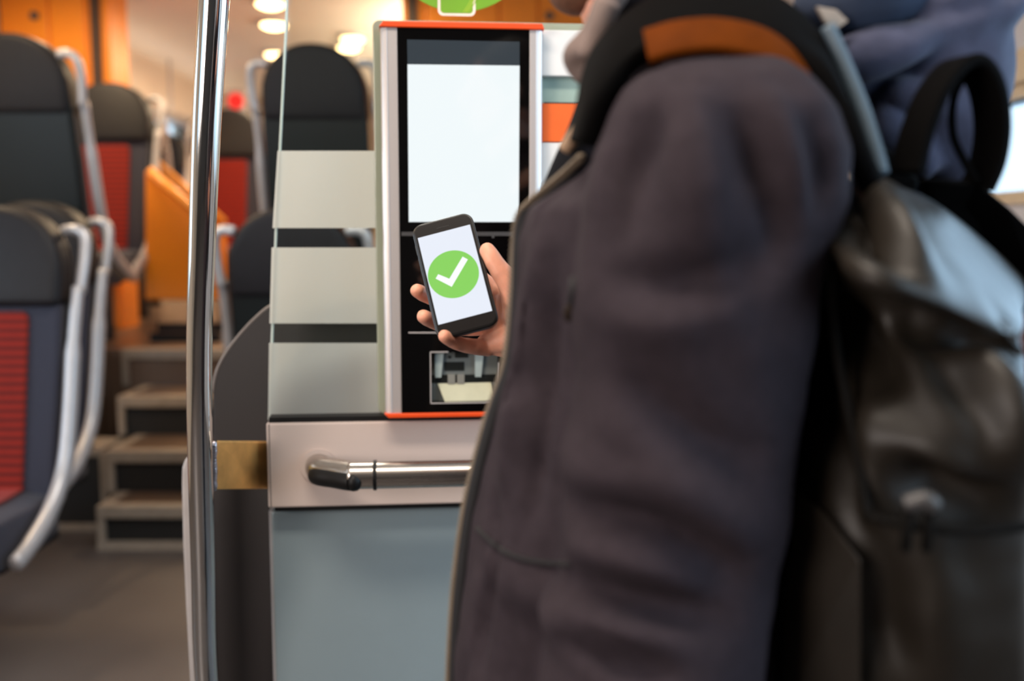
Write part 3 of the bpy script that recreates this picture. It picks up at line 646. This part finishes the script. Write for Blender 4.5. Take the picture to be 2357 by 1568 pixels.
# wrist, forearm, upper arm, shoulder, neck and head
wrist = at(1215, 785, 1.235); elbow = Vector((.215, 1.235, 1.04)); shoulder = Vector((.155, 1.14, 1.42))
chain([at(1190, 775, 1.230), wrist, wrist.lerp(elbow, .35), elbow, shoulder], [.026, .026, .034, .040, .052], sub=5)
chain([shoulder, Vector((.15, .97, 1.44))], [.055, .06]); chain([Vector((.15, .80, 1.41)), Vector((.15, .97, 1.44))], [.055, .06])
chain([Vector((.15, .97, 1.42)), Vector((.135, .97, 1.50)), Vector((.105, .97, 1.60))], [.062, .058, .058])
HC = Vector((.110, .97, 1.655))
sk_.sphere(rel(HC+Vector((.012, 0, .012))), (.094, .074, .104)); sk_.sphere(rel(HC+Vector((-.022, 0, -.058))), (.056, .055, .062)); sk_.sphere(rel(HC+Vector((-.048, 0, -.098))), (.024, .026, .020))
chain([HC+Vector((-.08, 0, .012)), HC+Vector((-.098, 0, -.018)), HC+Vector((-.085, 0, -.032))], [.008, .013, .011])
for s in (-1, 1):
    chain([HC+Vector((.012, s*.072, .018)), HC+Vector((.018, s*.078, -.005)), HC+Vector((.008, s*.072, -.022))], [.008, .011, .007])
    sk_.sphere(rel(HC+Vector((-.074, s*.032, .01))), (.012, .014, .009)); sk_.sphere(rel(HC+Vector((-.078, s*.03, .03))), (.012, .022, .006))
sk_.sphere(rel(HC+Vector((-.078, 0, -.062))), (.010, .022, .0055)); sk_.sphere(rel(HC+Vector((-.076, 0, -.072))), (.010, .020, .006))
body = remeshed(sk_, .0017, 5)
def hand_fn(co, no):
    p = Vector(co)
    return .0006*noise.noise(p*90)
displace(body, hand_fn)
link('body', body, 'skin', pe, smooth=True)
hb = MB(); hb.sphere(rel(HC+Vector((.026, 0, .030))), (.098, .082, .102), n=24, m=14)
hm = hb.mesh(); displace(hm, lambda c, n: .005*noise.noise(Vector(c)*60)); 
link('hair', hm, 'hair', pe, smooth=True)
bd = MB(); bd.sphere(rel(HC+Vector((-.047, 0, -.101))), (.029, .031, .020), n=20, m=10)
for s_ in (-1, 1): bd.tube([rel(HC+Vector(v)) for v in ((-.045, s_*.012, -.102), (-.026, s_*.042, -.086), (-.004, s_*.056, -.058), (.006, s_*.066, -.022))], [.018, .016, .013, .008], n=12)
link('beard', remeshed(bd, .004, 3), 'beard', pe, smooth=True)

# jacket
def oval(Z, xf, xb, yn, yf, e=.75, n=36):
    cx, cy, a_, b_ = (xf+xb)/2, (yn+yf)/2, (xb-xf)/2, (yf-yn)/2; r = []
    for k in range(n):
        t = 2*math.pi*k/n; c, s = math.cos(t), math.sin(t)
        r.append(Vector((cx+a_*math.copysign(abs(c)**e, c), cy+b_*math.copysign(abs(s)**e, s), Z)))
    return r
def rows(tab, inset=0):
    out = []
    for (py, xl, xb, yn, yf, e) in tab:
        Yd = .93; p = at(xl, py, Yd); out.append([rel(q) for q in oval(p.z, p.x+inset, xb-inset, yn+inset, yf-inset, e)])
    return out
jk = MB()
T = [(1900, 1030, .33, .77, 1.19, .75), (1720, 1030, .325, .77, 1.19, .75), (1568, 1036, .32, .765, 1.19, .75), (1380, 1047, .265, .765, 1.19, .75), (1250, 1062, .262, .765, 1.185, .75), (1150, 1078, .26, .77, 1.18, .75),
     (1050, 1103, .255, .77, 1.175, .75), (950, 1130, .25, .77, 1.17, .75), (830, 1166, .25, .765, 1.165, .78), (700, 1180, .25, .76, 1.165, .8), (560, 1188, .25, .755, 1.165, .8),
     (485, 1207, .25, .75, 1.165, .8), (425, 1275, .25, .75, 1.16, .85), (365, 1338, .25, .75, 1.16, .85), (300, 1362, .245, .76, 1.155, .9), (230, 1385, .255, .78, 1.14, .95), (160, 1400, .245, .81, 1.11, 1), (110, 1405, .24, .84, 1.08, 1), (60, 1410, .235, .87, 1.05, 1)]
jk.loft(rows(T))
# left sleeve (near the camera)
SLV = [(1600, 1700, 130, .80), (1530, 1770, 142, .80), (1478, 1826, 166, .795), (1432, 1880, 208, .785), (1398, 1925, 262, .775), (1366, 1950, 350, .765), (1343, 1945, 460, .76), (1334, 1895, 560, .76), (1330, 1872, 660, .76), (1333, 1868, 760, .762), (1335, 1850, 860, .765), (1322, 1835, 960, .765), (1308, 1822, 1060, .765), (1300, 1806, 1150, .765),
       (1298, 1792, 1240, .765), (1286, 1778, 1330, .76), (1268, 1764, 1420, .755), (1246, 1758, 1520, .75), (1232, 1752, 1620, .745), (1218, 1740, 1740, .745), (1205, 1720, 1860, .75)]
rings = []
for xl, xr, py, d in SLV:
    a_ = at(xl, py, d); c_ = at(xr, py, d); m_ = (a_+c_)/2; rad = (c_-a_).length/2; ry = min(rad, .082)*(.9 if py < 200 else 1)
    rings.append([rel(m_+Vector((rad*math.cos(t), ry*math.sin(t), 0))) for t in [2*math.pi*k/32 for k in range(32)]])
jk.loft(rings)
# shoulder yoke and right sleeve
for (a_, b_, r0, r1) in ((Vector((.155, .80, 1.420)), Vector((.15, .96, 1.475)), .055, .062), (Vector((.155, 1.13, 1.42)), Vector((.15, .96, 1.475)), .062, .062)):
    jk.tube([rel(a_.lerp(b_, k/4)) for k in range(5)], [r0+(r1-r0)*k/4 for k in range(5)], n=20)
cuff_end = at(1186, 792, 1.232)
sl = spline([shoulder, elbow+Vector((.02, .01, 0)), wrist.lerp(elbow, .4), at(1200, 786, 1.234)], 8)
jk.tube([rel(p) for p in sl], [.075-.030*(k/(len(sl)-1)) for k in range(len(sl))], n=24)
jm = remeshed(jk, .0045, 5)
SLc = [((at(xl, py, d)+at(xr, py, d))/2-PEL, py) for xl, xr, py, d in SLV]
def jack_fn(co, no):
    p = Vector(co); z = p.z; sl_ = 1 if p.y < -.125 else .0
    d = .0035*noise.noise(Vector((p.x*9, p.y*9, p.z*5)))+.002*noise.noise(p*26)
    if sl_:     # sleeve folds: long diagonal sweeps towards the elbow, soft vertical drapes under the shoulder
        k = max(0, min(1, (1.33-z)/.22))
        f = lambda t: max(0, math.sin(t))**1.6
        s = f((z*1.0+p.x*.50)*40+2.6*noise.noise(p*5)); s2 = f((z-p.x*.6)*27+2.2*noise.noise(p*4+Vector((4, 2, 1))))
        d += k*(.0095*s*max(0, .45+noise.noise(p*6))+.0065*s2*max(0, .3+noise.noise(p*5+Vector((9, 0, 0)))))
        d += (1-k)*.009*f((p.x*1.0+z*.35)*58+1.5*noise.noise(p*4))*max(0, noise.noise(p*5+Vector((1, 7, 3)))+.35)
    else:
        d += .006*math.sin((p.x+p.y*.8)*48+z*9+2*noise.noise(p*5))*max(0, .4+noise.noise(p*4))
    return d
displace(jm, jack_fn)
folds(jm, PEL, [(-.016, .016, [(1318, 1165), (1480, 1195), (1600, 1255), (1700, 1330)]), (.010, .022, [(1330, 1105), (1450, 1130), (1600, 1180), (1710, 1240)]),
    (.010, .020, [(1320, 1260), (1440, 1290), (1580, 1340)]), (-.015, .014, [(1312, 1335), (1420, 1372), (1560, 1405), (1680, 1420)]), (.009, .018, [(1300, 1410), (1420, 1450), (1560, 1480)]),
    (-.013, .013, [(1275, 1475), (1380, 1515), (1520, 1545)]), (-.012, .018, [(1450, 880), (1540, 960), (1640, 1030), (1740, 1060)]), (.008, .022, [(1400, 960), (1520, 1040), (1640, 1090)]),
    (-.016, .018, [(1690, 230), (1745, 360), (1790, 480), (1800, 600)]), (.010, .018, [(1770, 240), (1820, 380), (1850, 500)]), (-.012, .020, [(1510, 260), (1450, 400), (1425, 560)]), (.008, .02, [(1590, 200), (1620, 350), (1640, 500)]),
    (-.010, .014, [(1860, 300), (1890, 400), (1880, 480)]), (-.012, .016, [(1420, 640), (1520, 660), (1640, 640), (1760, 600)]), (.008, .02, [(1400, 720), (1520, 740), (1650, 720)]),
    (.010, .016, [(1240, 560), (1225, 760), (1190, 950), (1160, 1100)]), (-.010, .012, [(1275, 600), (1262, 800), (1240, 1000), (1225, 1200)]), (-.008, .010, [(1140, 1150), (1120, 1350), (1100, 1540)])])
link('jacket', jm, 'jacket', pe, smooth=True)
from mathutils.bvhtree import BVHTree
jv = [v.co+PEL for v in jm.vertices]; JB = BVHTree.FromPolygons(jv, [tuple(p.vertices) for p in jm.polygons])
def onj(px, py, lift=.0015):
    h = JB.ray_cast(CAM, ray(px, py).normalized()); return (h[0]-ray(px, py).normalized()*lift) if h[0] else at(px, py, .85)
MB().tube([rel(onj(x, y)) for x, y in [tuple(p)[:2] for p in spline([(1098, 1216, 0), (1135, 1252, 0), (1180, 1280, 0), (1240, 1294, 0), (1312, 1300, 0)], 8)]], .0022, n=8).build('pocket_seam', 'jacket_lining', pe, smooth=True)
MB().tube([rel(onj(x, y, .004)) for x, y in ((1322, 640), (1320, 670), (1316, 700))], .0035, n=8).build('pocket_zip', 'jacket_lining', pe, smooth=True)
MB().tube([rel(onj(x, y, .006)) for x, y in ((1316, 696), (1311, 716), (1308, 738))], [.003, .0045, .003], n=8).build('zip_puller', 'zip_dark', pe, smooth=True)
# hoodie torso inside the open coat
hd = MB()
H = [(900, 1190, .25, .85, 1.12, .8), (700, 1200, .25, .83, 1.12, .8), (560, 1205, .25, .82, 1.12, .8), (480, 1214, .25, .80, 1.13, .8), (420, 1256, .25, .80, 1.13, .85), (350, 1284, .25, .80, 1.12, .85), (300, 1304, .25, .80, 1.12, .9), (230, 1330, .245, .81, 1.1, .95), (170, 1350, .24, .84, 1.08, 1), (90, 1370, .235, .87, 1.05, 1), (20, 1385, .23, .89, 1.04, 1), (-30, 1390, .225, .90, 1.03, 1)]
hd.loft(rows(H))
hm2 = remeshed(hd, .006, 3); displace(hm2, lambda c, n: .004*noise.noise(Vector(c)*14))
link('hoodie', hm2, 'hoodie', pe, smooth=True)
# front edge of the hood, drawn together at the throat
hf = MB(); fp = spline(A3([(1425, -60, .90), (1392, 20, .885), (1356, 90, .885), (1326, 140, .89), (1335, 160, .89), (1362, 168, .89)]), 6)
hf.tube([rel(p) for p in fp], [.0125+.002*math.sin(k*.5) for k in range(len(fp))], n=16)
fp2 = spline(A3([(1405, 10, .875), (1376, 80, .872), (1352, 135, .876)]), 6); hf.tube([rel(p) for p in fp2], .011, n=12)
hfm = remeshed(hf, .003, 4); displace(hfm, lambda c, n: .003*noise.noise(Vector(c)*40)); link('hood_front_edge', hfm, 'hood_front', pe, smooth=True)
cp = spline(A3([(1346, 268, .845), (1330, 300, .855), (1312, 328, .865), (1301, 345, .87)]), 5)
MB().tube([rel(p) for p in cp], [.0045]*3+[.0065]*(len(cp)-4)+[.004], n=10).build('drawcord', 'cord', pe, smooth=True)
# zip along the open left front
zp = spline(A3([(1340, 362, .835), (1302, 398, .858), (1262, 432, .875), (1222, 466, .89), (1196, 500, .90), (1187, 560, .905), (1183, 640, .905), (1176, 740, .905), (1164, 835, .905), (1143, 905, .905), (1125, 955, .905), (1099, 1052, .905), (1076, 1150, .905), (1060, 1250, .905), (1046, 1380, .905), (1036, 1568, .905), (1032, 1700, .905)]), 10)
MB().tube([rel(p) for p in zp], .0042, n=8).build('zip_tape', 'zip', pe, smooth=True)
tz_ = MB(); acc = 0
for a_, b_ in zip(zp[:-1], zp[1:]):
    L_ = (b_-a_).length; s = 0
    while acc < L_:
        p = a_.lerp(b_, acc/L_); tz_.sphere(rel(p+Vector((-.0028, -.0025, 0))), (.0030, .0034, .0014), n=6, m=4); acc += .0044
    acc -= L_
zt_o = tz_.build('zip_teeth', 'zip', pe); zt_o['kind'] = 'stuff'
# dark inner facing just behind the zip
fc = spline(A3([(1342, 372, .85), (1270, 445, .88), (1212, 500, .898), (1200, 570, .9), (1196, 700, .9), (1182, 835, .9), (1140, 955, .9), (1092, 1150, .9), (1062, 1380, .9), (1052, 1568, .9), (1050, 1700, .9)]), 6)
MB().tube([rel(p) for p in fc], .0075, n=10).build('front_facing', 'jacket_lining', pe, smooth=True)
# cuff
cu = [at(1212, 796, 1.228), at(1190, 790, 1.228), at(1176, 786, 1.228)]
MB().tube([rel(p) for p in cu], [.040, .036, .034], n=28).build('cuff', 'cuff', pe, smooth=True)
# trousers and shoes below the picture
for yy in (.87, 1.06):
    tr = MB().tube([rel((.15, yy, .86)), rel((.145, yy, .5)), rel((.155, yy, .09))], [.098, .078, .062], n=20); tr.build('trouser_leg', 'trousers', pe, smooth=True)
    rg = [[rel((x, yy+hw*s_, z)) for s_, z in ((-1, 0), (1, 0), (1, h*.6), (.5, h), (-.5, h), (-1, h*.6))] for x, hw, h in ((.22, .035, .09), (.17, .042, .11), (.08, .045, .08), (.0, .048, .06), (-.06, .03, .045))]
    MB().loft(rg).build('shoe', 'shoe', pe, smooth=False, bevel=.006)
# hood hanging behind the neck
hh = MB(); rg = []
for py, xl, xr, d, ry in ((-75, 1960, 2270, .98, .06), (-35, 1900, 2335, .978, .08), (0, 1885, 2345, .975, .09), (45, 1895, 2338, .97, .092), (90, 1925, 2318, .972, .080), (130, 1935, 2308, .972, .084), (200, 1960, 2310, .97, .082), (290, 2000, 2300, .97, .075), (370, 2040, 2285, .97, .065), (440, 2075, 2260, .975, .05), (500, 2110, 2230, .98, .03)):
    a_ = at(xl, py, d); c_ = at(xr, py, d); m_ = (a_+c_)/2; r_ = (c_-a_).length/2
    tilt = .0
    rg.append([rel(m_+Vector((r_*math.cos(t), ry*math.sin(t), .010*math.cos(t) if py < 140 else 0))) for t in [2*math.pi*k/32 for k in range(32)]])
hh.loft(rg)
for rpts, r0 in (([(1915, 160, .895), (2010, 118, .885), (2110, 88, .885), (2220, 58, .893), (2310, 18, .915), (2350, -40, .94)], .022), ([(2040, 210, .905), (2140, 230, .90), (2240, 215, .905), (2300, 150, .92)], .014), ([(2010, 270, .905), (2080, 330, .91), (2150, 400, .915)], .016)):
    rp = spline(A3(rpts), 6); hh.tube([rel(p) for p in rp], [r0*(.8+.25*math.sin(k*.3)) for k in range(len(rp))], n=16)
hh.tube([rel(p) for p in spline([Vector((.19, .965, 1.455)), Vector((.26, .97, 1.472)), Vector((.34, .97, 1.462)), Vector((.40, .97, 1.43))], 5)], [.052]*5+[.06]*6+[.065]*5, n=20)
hh.sphere(rel(at(2110, -60, .975)), (.088, .07, .05), n=24, m=12)
hhm = remeshed(hh, .0045, 12)
displace(hhm, lambda c, n: .010*noise.noise(Vector((c[0]*14, c[1]*9, c[2]*8)))+.004*noise.noise(Vector(c)*30))
link('hood', hhm, 'hood', pe, smooth=True)
cl = MB(); cl.tube([rel(p) for p in spline([at(1890, 20, .93), at(1960, -10, .90), at(2040, -25, .90), at(2130, -30, .95)], 6)], .035, n=16)
clm = remeshed(cl, .004, 2); displace(clm, lambda c, n: .004*noise.noise(Vector(c)*25)); link('collar', clm, 'collar', pe, smooth=True)
tg = [at(*p) for p in ((1880, 14, .865), (1925, 22, .866), (1952, 48, .868), (1930, 64, .868), (1900, 50, .866))]
MB().add([rel(p) for p in tg]+[rel(p+Vector((0, .006, 0))) for p in tg], [(0,1,2,3,4), (9,8,7,6,5)]+[(i, i+5, (i+1) % 5+5, (i+1) % 5) for i in range(5)]).build('collar_tag', 'tagcloth', pe)

# ------------------------------------------------------------------ backpack
bk = thing('backpack', 'dark olive coated backpack with a brown leather trimmed strap on the person', 'backpack', (.42, .92, .9)); BK = Vector(bk.location)
def rb_(p): return Vector(p)-BK
G = [[(1940, 402, .86), (1975, 392, .80), (2085, 390, .82), (2230, 480, .86), (2440, 690, .92)],
     [(1885, 500, .78), (1965, 470, .70), (2110, 470, .74), (2260, 570, .80), (2440, 730, .86)],
     [(1878, 575, .74), (2000, 620, .655), (2140, 640, .665), (2280, 690, .70), (2440, 790, .76)],
     [(1884, 610, .73), (2012, 660, .65), (2150, 710, .645), (2290, 765, .66), (2440, 815, .70)],
     [(1895, 650, .79), (2030, 700, .735), (2160, 750, .73), (2300, 800, .735), (2440, 840, .76)],
     [(1900, 740, .79), (2060, 760, .715), (2190, 800, .70), (2310, 830, .71), (2440, 860, .74)],
     [(1905, 830, .78), (2040, 880, .70), (2180, 900, .665), (2320, 890, .665), (2440, 910, .69)],
     [(1885, 930, .78), (2010, 990, .70), (2180, 1010, .66), (2340, 1010, .65), (2440, 1020, .67)],
     [(1835, 1050, .785), (1980, 1100, .71), (2170, 1110, .69), (2340, 1120, .68), (2440, 1130, .70)],
     [(1808, 1200, .785), (1960, 1230, .715), (2150, 1240, .69), (2330, 1240, .685), (2440, 1240, .70)],
     [(1785, 1380, .79), (1950, 1400, .72), (2150, 1400, .695), (2330, 1400, .69), (2440, 1400, .70)],
     [(1762, 1580, .80), (1940, 1600, .73), (2150, 1600, .70), (2330, 1600, .70), (2440, 1600, .71)],
     [(1760, 1760, .82), (1940, 1780, .76), (2150, 1780, .74), (2330, 1780, .74), (2440, 1780, .75)]]
vs = []; fs = []; nr, nc = len(G), 5
for r_ in G:
    for c_ in r_: vs.append(rb_(at(*c_)))
off = len(vs)
for r_ in G:
    for k, c_ in enumerate(r_):
        p = at(*c_); 
        vs.append(rb_((max(p.x, .275) if k == 0 else p.x+.02, 1.14-.02*(k == 0 or k == 4), p.z)))
for i in range(nr-1):
    for j in range(nc-1):
        a_ = i*nc+j; fs.append((a_, a_+1, a_+nc+1, a_+nc)); fs.append((off+a_, off+a_+nc, off+a_+nc+1, off+a_+1))
for i in range(nr-1):
    a_ = i*nc; fs.append((a_, a_+nc, off+a_+nc, off+a_)); a_ = i*nc+nc-1; fs.append((a_, off+a_, off+a_+nc, a_+nc))
for j in range(nc-1):
    fs.append((j, off+j, off+j+1, j+1)); a_ = (nr-1)*nc+j; fs.append((a_, a_+1, off+a_+1, off+a_))
tmpo = MB().add(vs, fs).build('bag', 'pack', bk, smooth=True, subsurf=4)
dg = bpy.context.evaluated_depsgraph_get(); dg.update(); bm_ = bpy.data.meshes.new_from_object(tmpo.evaluated_get(dg)); bpy.data.objects.remove(tmpo)
folds(bm_, BK, [(-.024, .016, [(1945, 430), (1975, 500), (2050, 590), (2110, 640)]), (.014, .018, [(1985, 400), (2050, 520), (2120, 640)]), (.012, .016, [(1890, 530), (1970, 590), (2090, 650)]),
    (-.022, .018, [(1905, 610), (2040, 700), (2180, 760), (2340, 800)]), (-.018, .016, [(1935, 700), (1990, 800), (2040, 900)]), (.016, .022, [(2080, 730), (2200, 810), (2300, 930), (2350, 1080)]),
    (-.014, .014, [(2150, 800), (2230, 900), (2290, 1000)]), (.012, .018, [(2010, 930), (2030, 1060), (2020, 1180)]), (.010, .014, [(2080, 1010), (2170, 1040), (2240, 1090)]), (-.012, .016, [(2080, 1080), (2160, 1110), (2260, 1140)]),
    (-.010, .014, [(1900, 950), (1935, 1080), (1990, 1220)]), (-.010, .02, [(2060, 1280), (2040, 1420), (2060, 1540)]), (.008, .03, [(2110, 1260), (2150, 1400), (2180, 1540)])])
displace(bm_, lambda c, n: .004*noise.noise(Vector(c)*12)+.0015*noise.noise(Vector(c)*35))
link('bag', bm_, 'pack', bk, smooth=True)
# side pocket, front seam, buckle
def pk(pts, r, name, m, n=10, sub=6, flat=1): return MB().tube([rb_(p) for p in spline(A3(pts), sub)], r, n=n, flat=flat).build(name, m, bk, smooth=True)
pk([(1925, 430, .76), (1908, 600, .735), (1925, 800, .735), (1965, 1000, .71), (2000, 1200, .685)], .0035, 'side_seam', 'packdark')
pk([(2000, 1190, .68), (2130, 1215, .665), (2260, 1222, .665), (2420, 1205, .67)], .0035, 'pocket_seam', 'packdark')
def grid_patch(name, pts, th, m):
    vs = [rb_(at(*p)) for p in pts]; vs += [v+Vector((0, th, 0)) for v in vs]; n = len(pts)
    return MB().add(vs, [tuple(range(n)), tuple(range(2*n-1, n-1, -1))]+[(i, i+n, (i+1) % n+n, (i+1) % n) for i in range(n)]).build(name, m, bk, bevel=.004)
grid_patch('side_pocket', [(1822, 1130, .765), (1900, 1180, .73), (1985, 1290, .70), (1985, 1640, .71), (1800, 1640, .76)], .03, 'pack')
pk([(2085, 1160, .655), (2130, 1150, .65), (2150, 1165, .65)], .006, 'buckle', 'slotgrey', n=12)
for x_ in (2092, 2140): pk([(x_, 1160, .655), (x_-4, 1220, .655), (x_-8, 1265, .66)], .004, 'zip_pull', 'packdark')
# shoulder strap over the near shoulder
def ribbon(pts, width, th, wdir, name, m, sub=8, taper=0):
    path = spline(A3(pts), sub); wd = Vector(wdir).normalized(); rg = []
    for i, p in enumerate(path):
        t = (path[min(i+1, len(path)-1)]-path[max(i-1, 0)]).normalized(); ww_ = (wd-t*wd.dot(t)).normalized(); nn = t.cross(ww_)
        wk = width*(1-taper*max(0, 1-i/(len(path)*.42))); rg.append([rb_(p+ww_*wk*a_+nn*th*b_) for a_, b_ in ((-.5, -.35), (-.42, -.5), (.42, -.5), (.5, -.35), (.5, .35), (.42, .5), (-.42, .5), (-.5, .35))])
    return MB().loft(rg).build(name, m, bk, smooth=True)
ribbon([(1345, 330, .80), (1376, 215, .80), (1432, 118, .81), (1535, 50, .815), (1660, 30, .82), (1780, 55, .815), (1870, 130, .81), (1930, 240, .80), (1975, 350, .79), (2010, 430, .79)], .075, .018, (0, -.72, -.62), 'shoulder_strap', 'packstrap', taper=.5)
ribbon([(1488, 108, .775), (1560, 88, .77), (1660, 82, .768), (1770, 110, .77), (1850, 180, .772), (1900, 260, .772)], .034, .008, (0, -.62, -.78), 'leather_patch', 'leather')
pk([(1905, 60, .82), (1945, 150, .815), (1985, 250, .805), (2015, 340, .795), (2030, 400, .79)], .006, 'strap_lit_edge', 'strap_highlight')  # daylight on the strap edge, put in as a pale blue tube
# carrying handle loop and webbing
def wide(pts, width, th, name, m): return ribbon(pts, width, th, (.95, -.3, .1), name, m)
ribbon([(2088, 400, .80), (2112, 300, .80), (2152, 205, .80), (2200, 150, .805), (2240, 150, .81), (2272, 205, .815), (2284, 290, .82), (2274, 370, .825), (2250, 430, .83)], .034, .010, (.30, -.95, .0), 'carry_handle', 'packstrap', 8)
pk([(2230, 155, .82), (2196, 225, .82), (2194, 310, .82), (2222, 375, .82), (2250, 420, .82)], .0035, 'handle_cord', 'packstrap', n=8)
grid_patch('top_webbing', [(2120, 412, .855), (2250, 415, .86), (2330, 480, .86), (2440, 590, .87), (2440, 790, .90), (2300, 660, .90), (2180, 540, .90)], .012, 'packstrap')
grid_patch('strap_anchor', [(1950, 330, .86), (2045, 335, .87), (2120, 415, .88), (2100, 480, .88), (1985, 470, .87)], .012, 'packstrap')

# ------------------------------------------------------------------ pieces of parts go one level down
SUB = {'grab_handle': 'side_rail', 'red_insert': 'backrest', 'cushion_insert': 'seat_cushion', 'wall_bracket': 'seat_pan', 'lock': 'door_panel', 'screen_header': 'screen', 'groove_clip': 'reader_groove',
       'profile_groove': 'side_profile', 'edge_groove': 'board', 'rubber_ring': 'tube', 'rubber_insert': 'tube', 'phone_face': 'phone_outline', 'swirl': 'phone_outline', 'side_button': 'case', 'earpiece': 'front_glass',
       'green_circle': 'display', 'tick_mark': 'display', 'edge_tooth': 'front', 'leather_patch': 'shoulder_strap', 'strap_lit_edge': 'shoulder_strap', 'handle_cord': 'carry_handle', 'side_seam': 'bag', 'pocket_seam': 'bag',
       'zip_pull': 'buckle', 'zip_tape': 'jacket', 'zip_teeth': 'jacket', 'front_facing': 'jacket', 'cuff': 'jacket', 'pocket_zip': 'jacket', 'zip_puller': 'jacket', 'drawcord': 'hoodie', 'collar_tag': 'hoodie', 'edge_bead': 'panel', 'weld_seam': 'plate', 'beard': 'body', 'hair': 'body'}
base = lambda n: n.split('.')[0]
for t in [o for o in COL.objects if o.type == 'EMPTY']:
    kids = list(t.children)
    for k in kids:
        want = SUB.get(base(k.name))
        if base(k.name) == 'pocket_seam' and base(t.name) == 'person': want = 'jacket'
        if not want: continue
        cand = [q for q in kids if base(q.name) == want]
        if not cand: continue
        cx = lambda o: sum((v.co for v in o.data.vertices), Vector())/max(1, len(o.data.vertices))
        k.parent = min(cand, key=lambda q: (cx(q)-cx(k)).length)
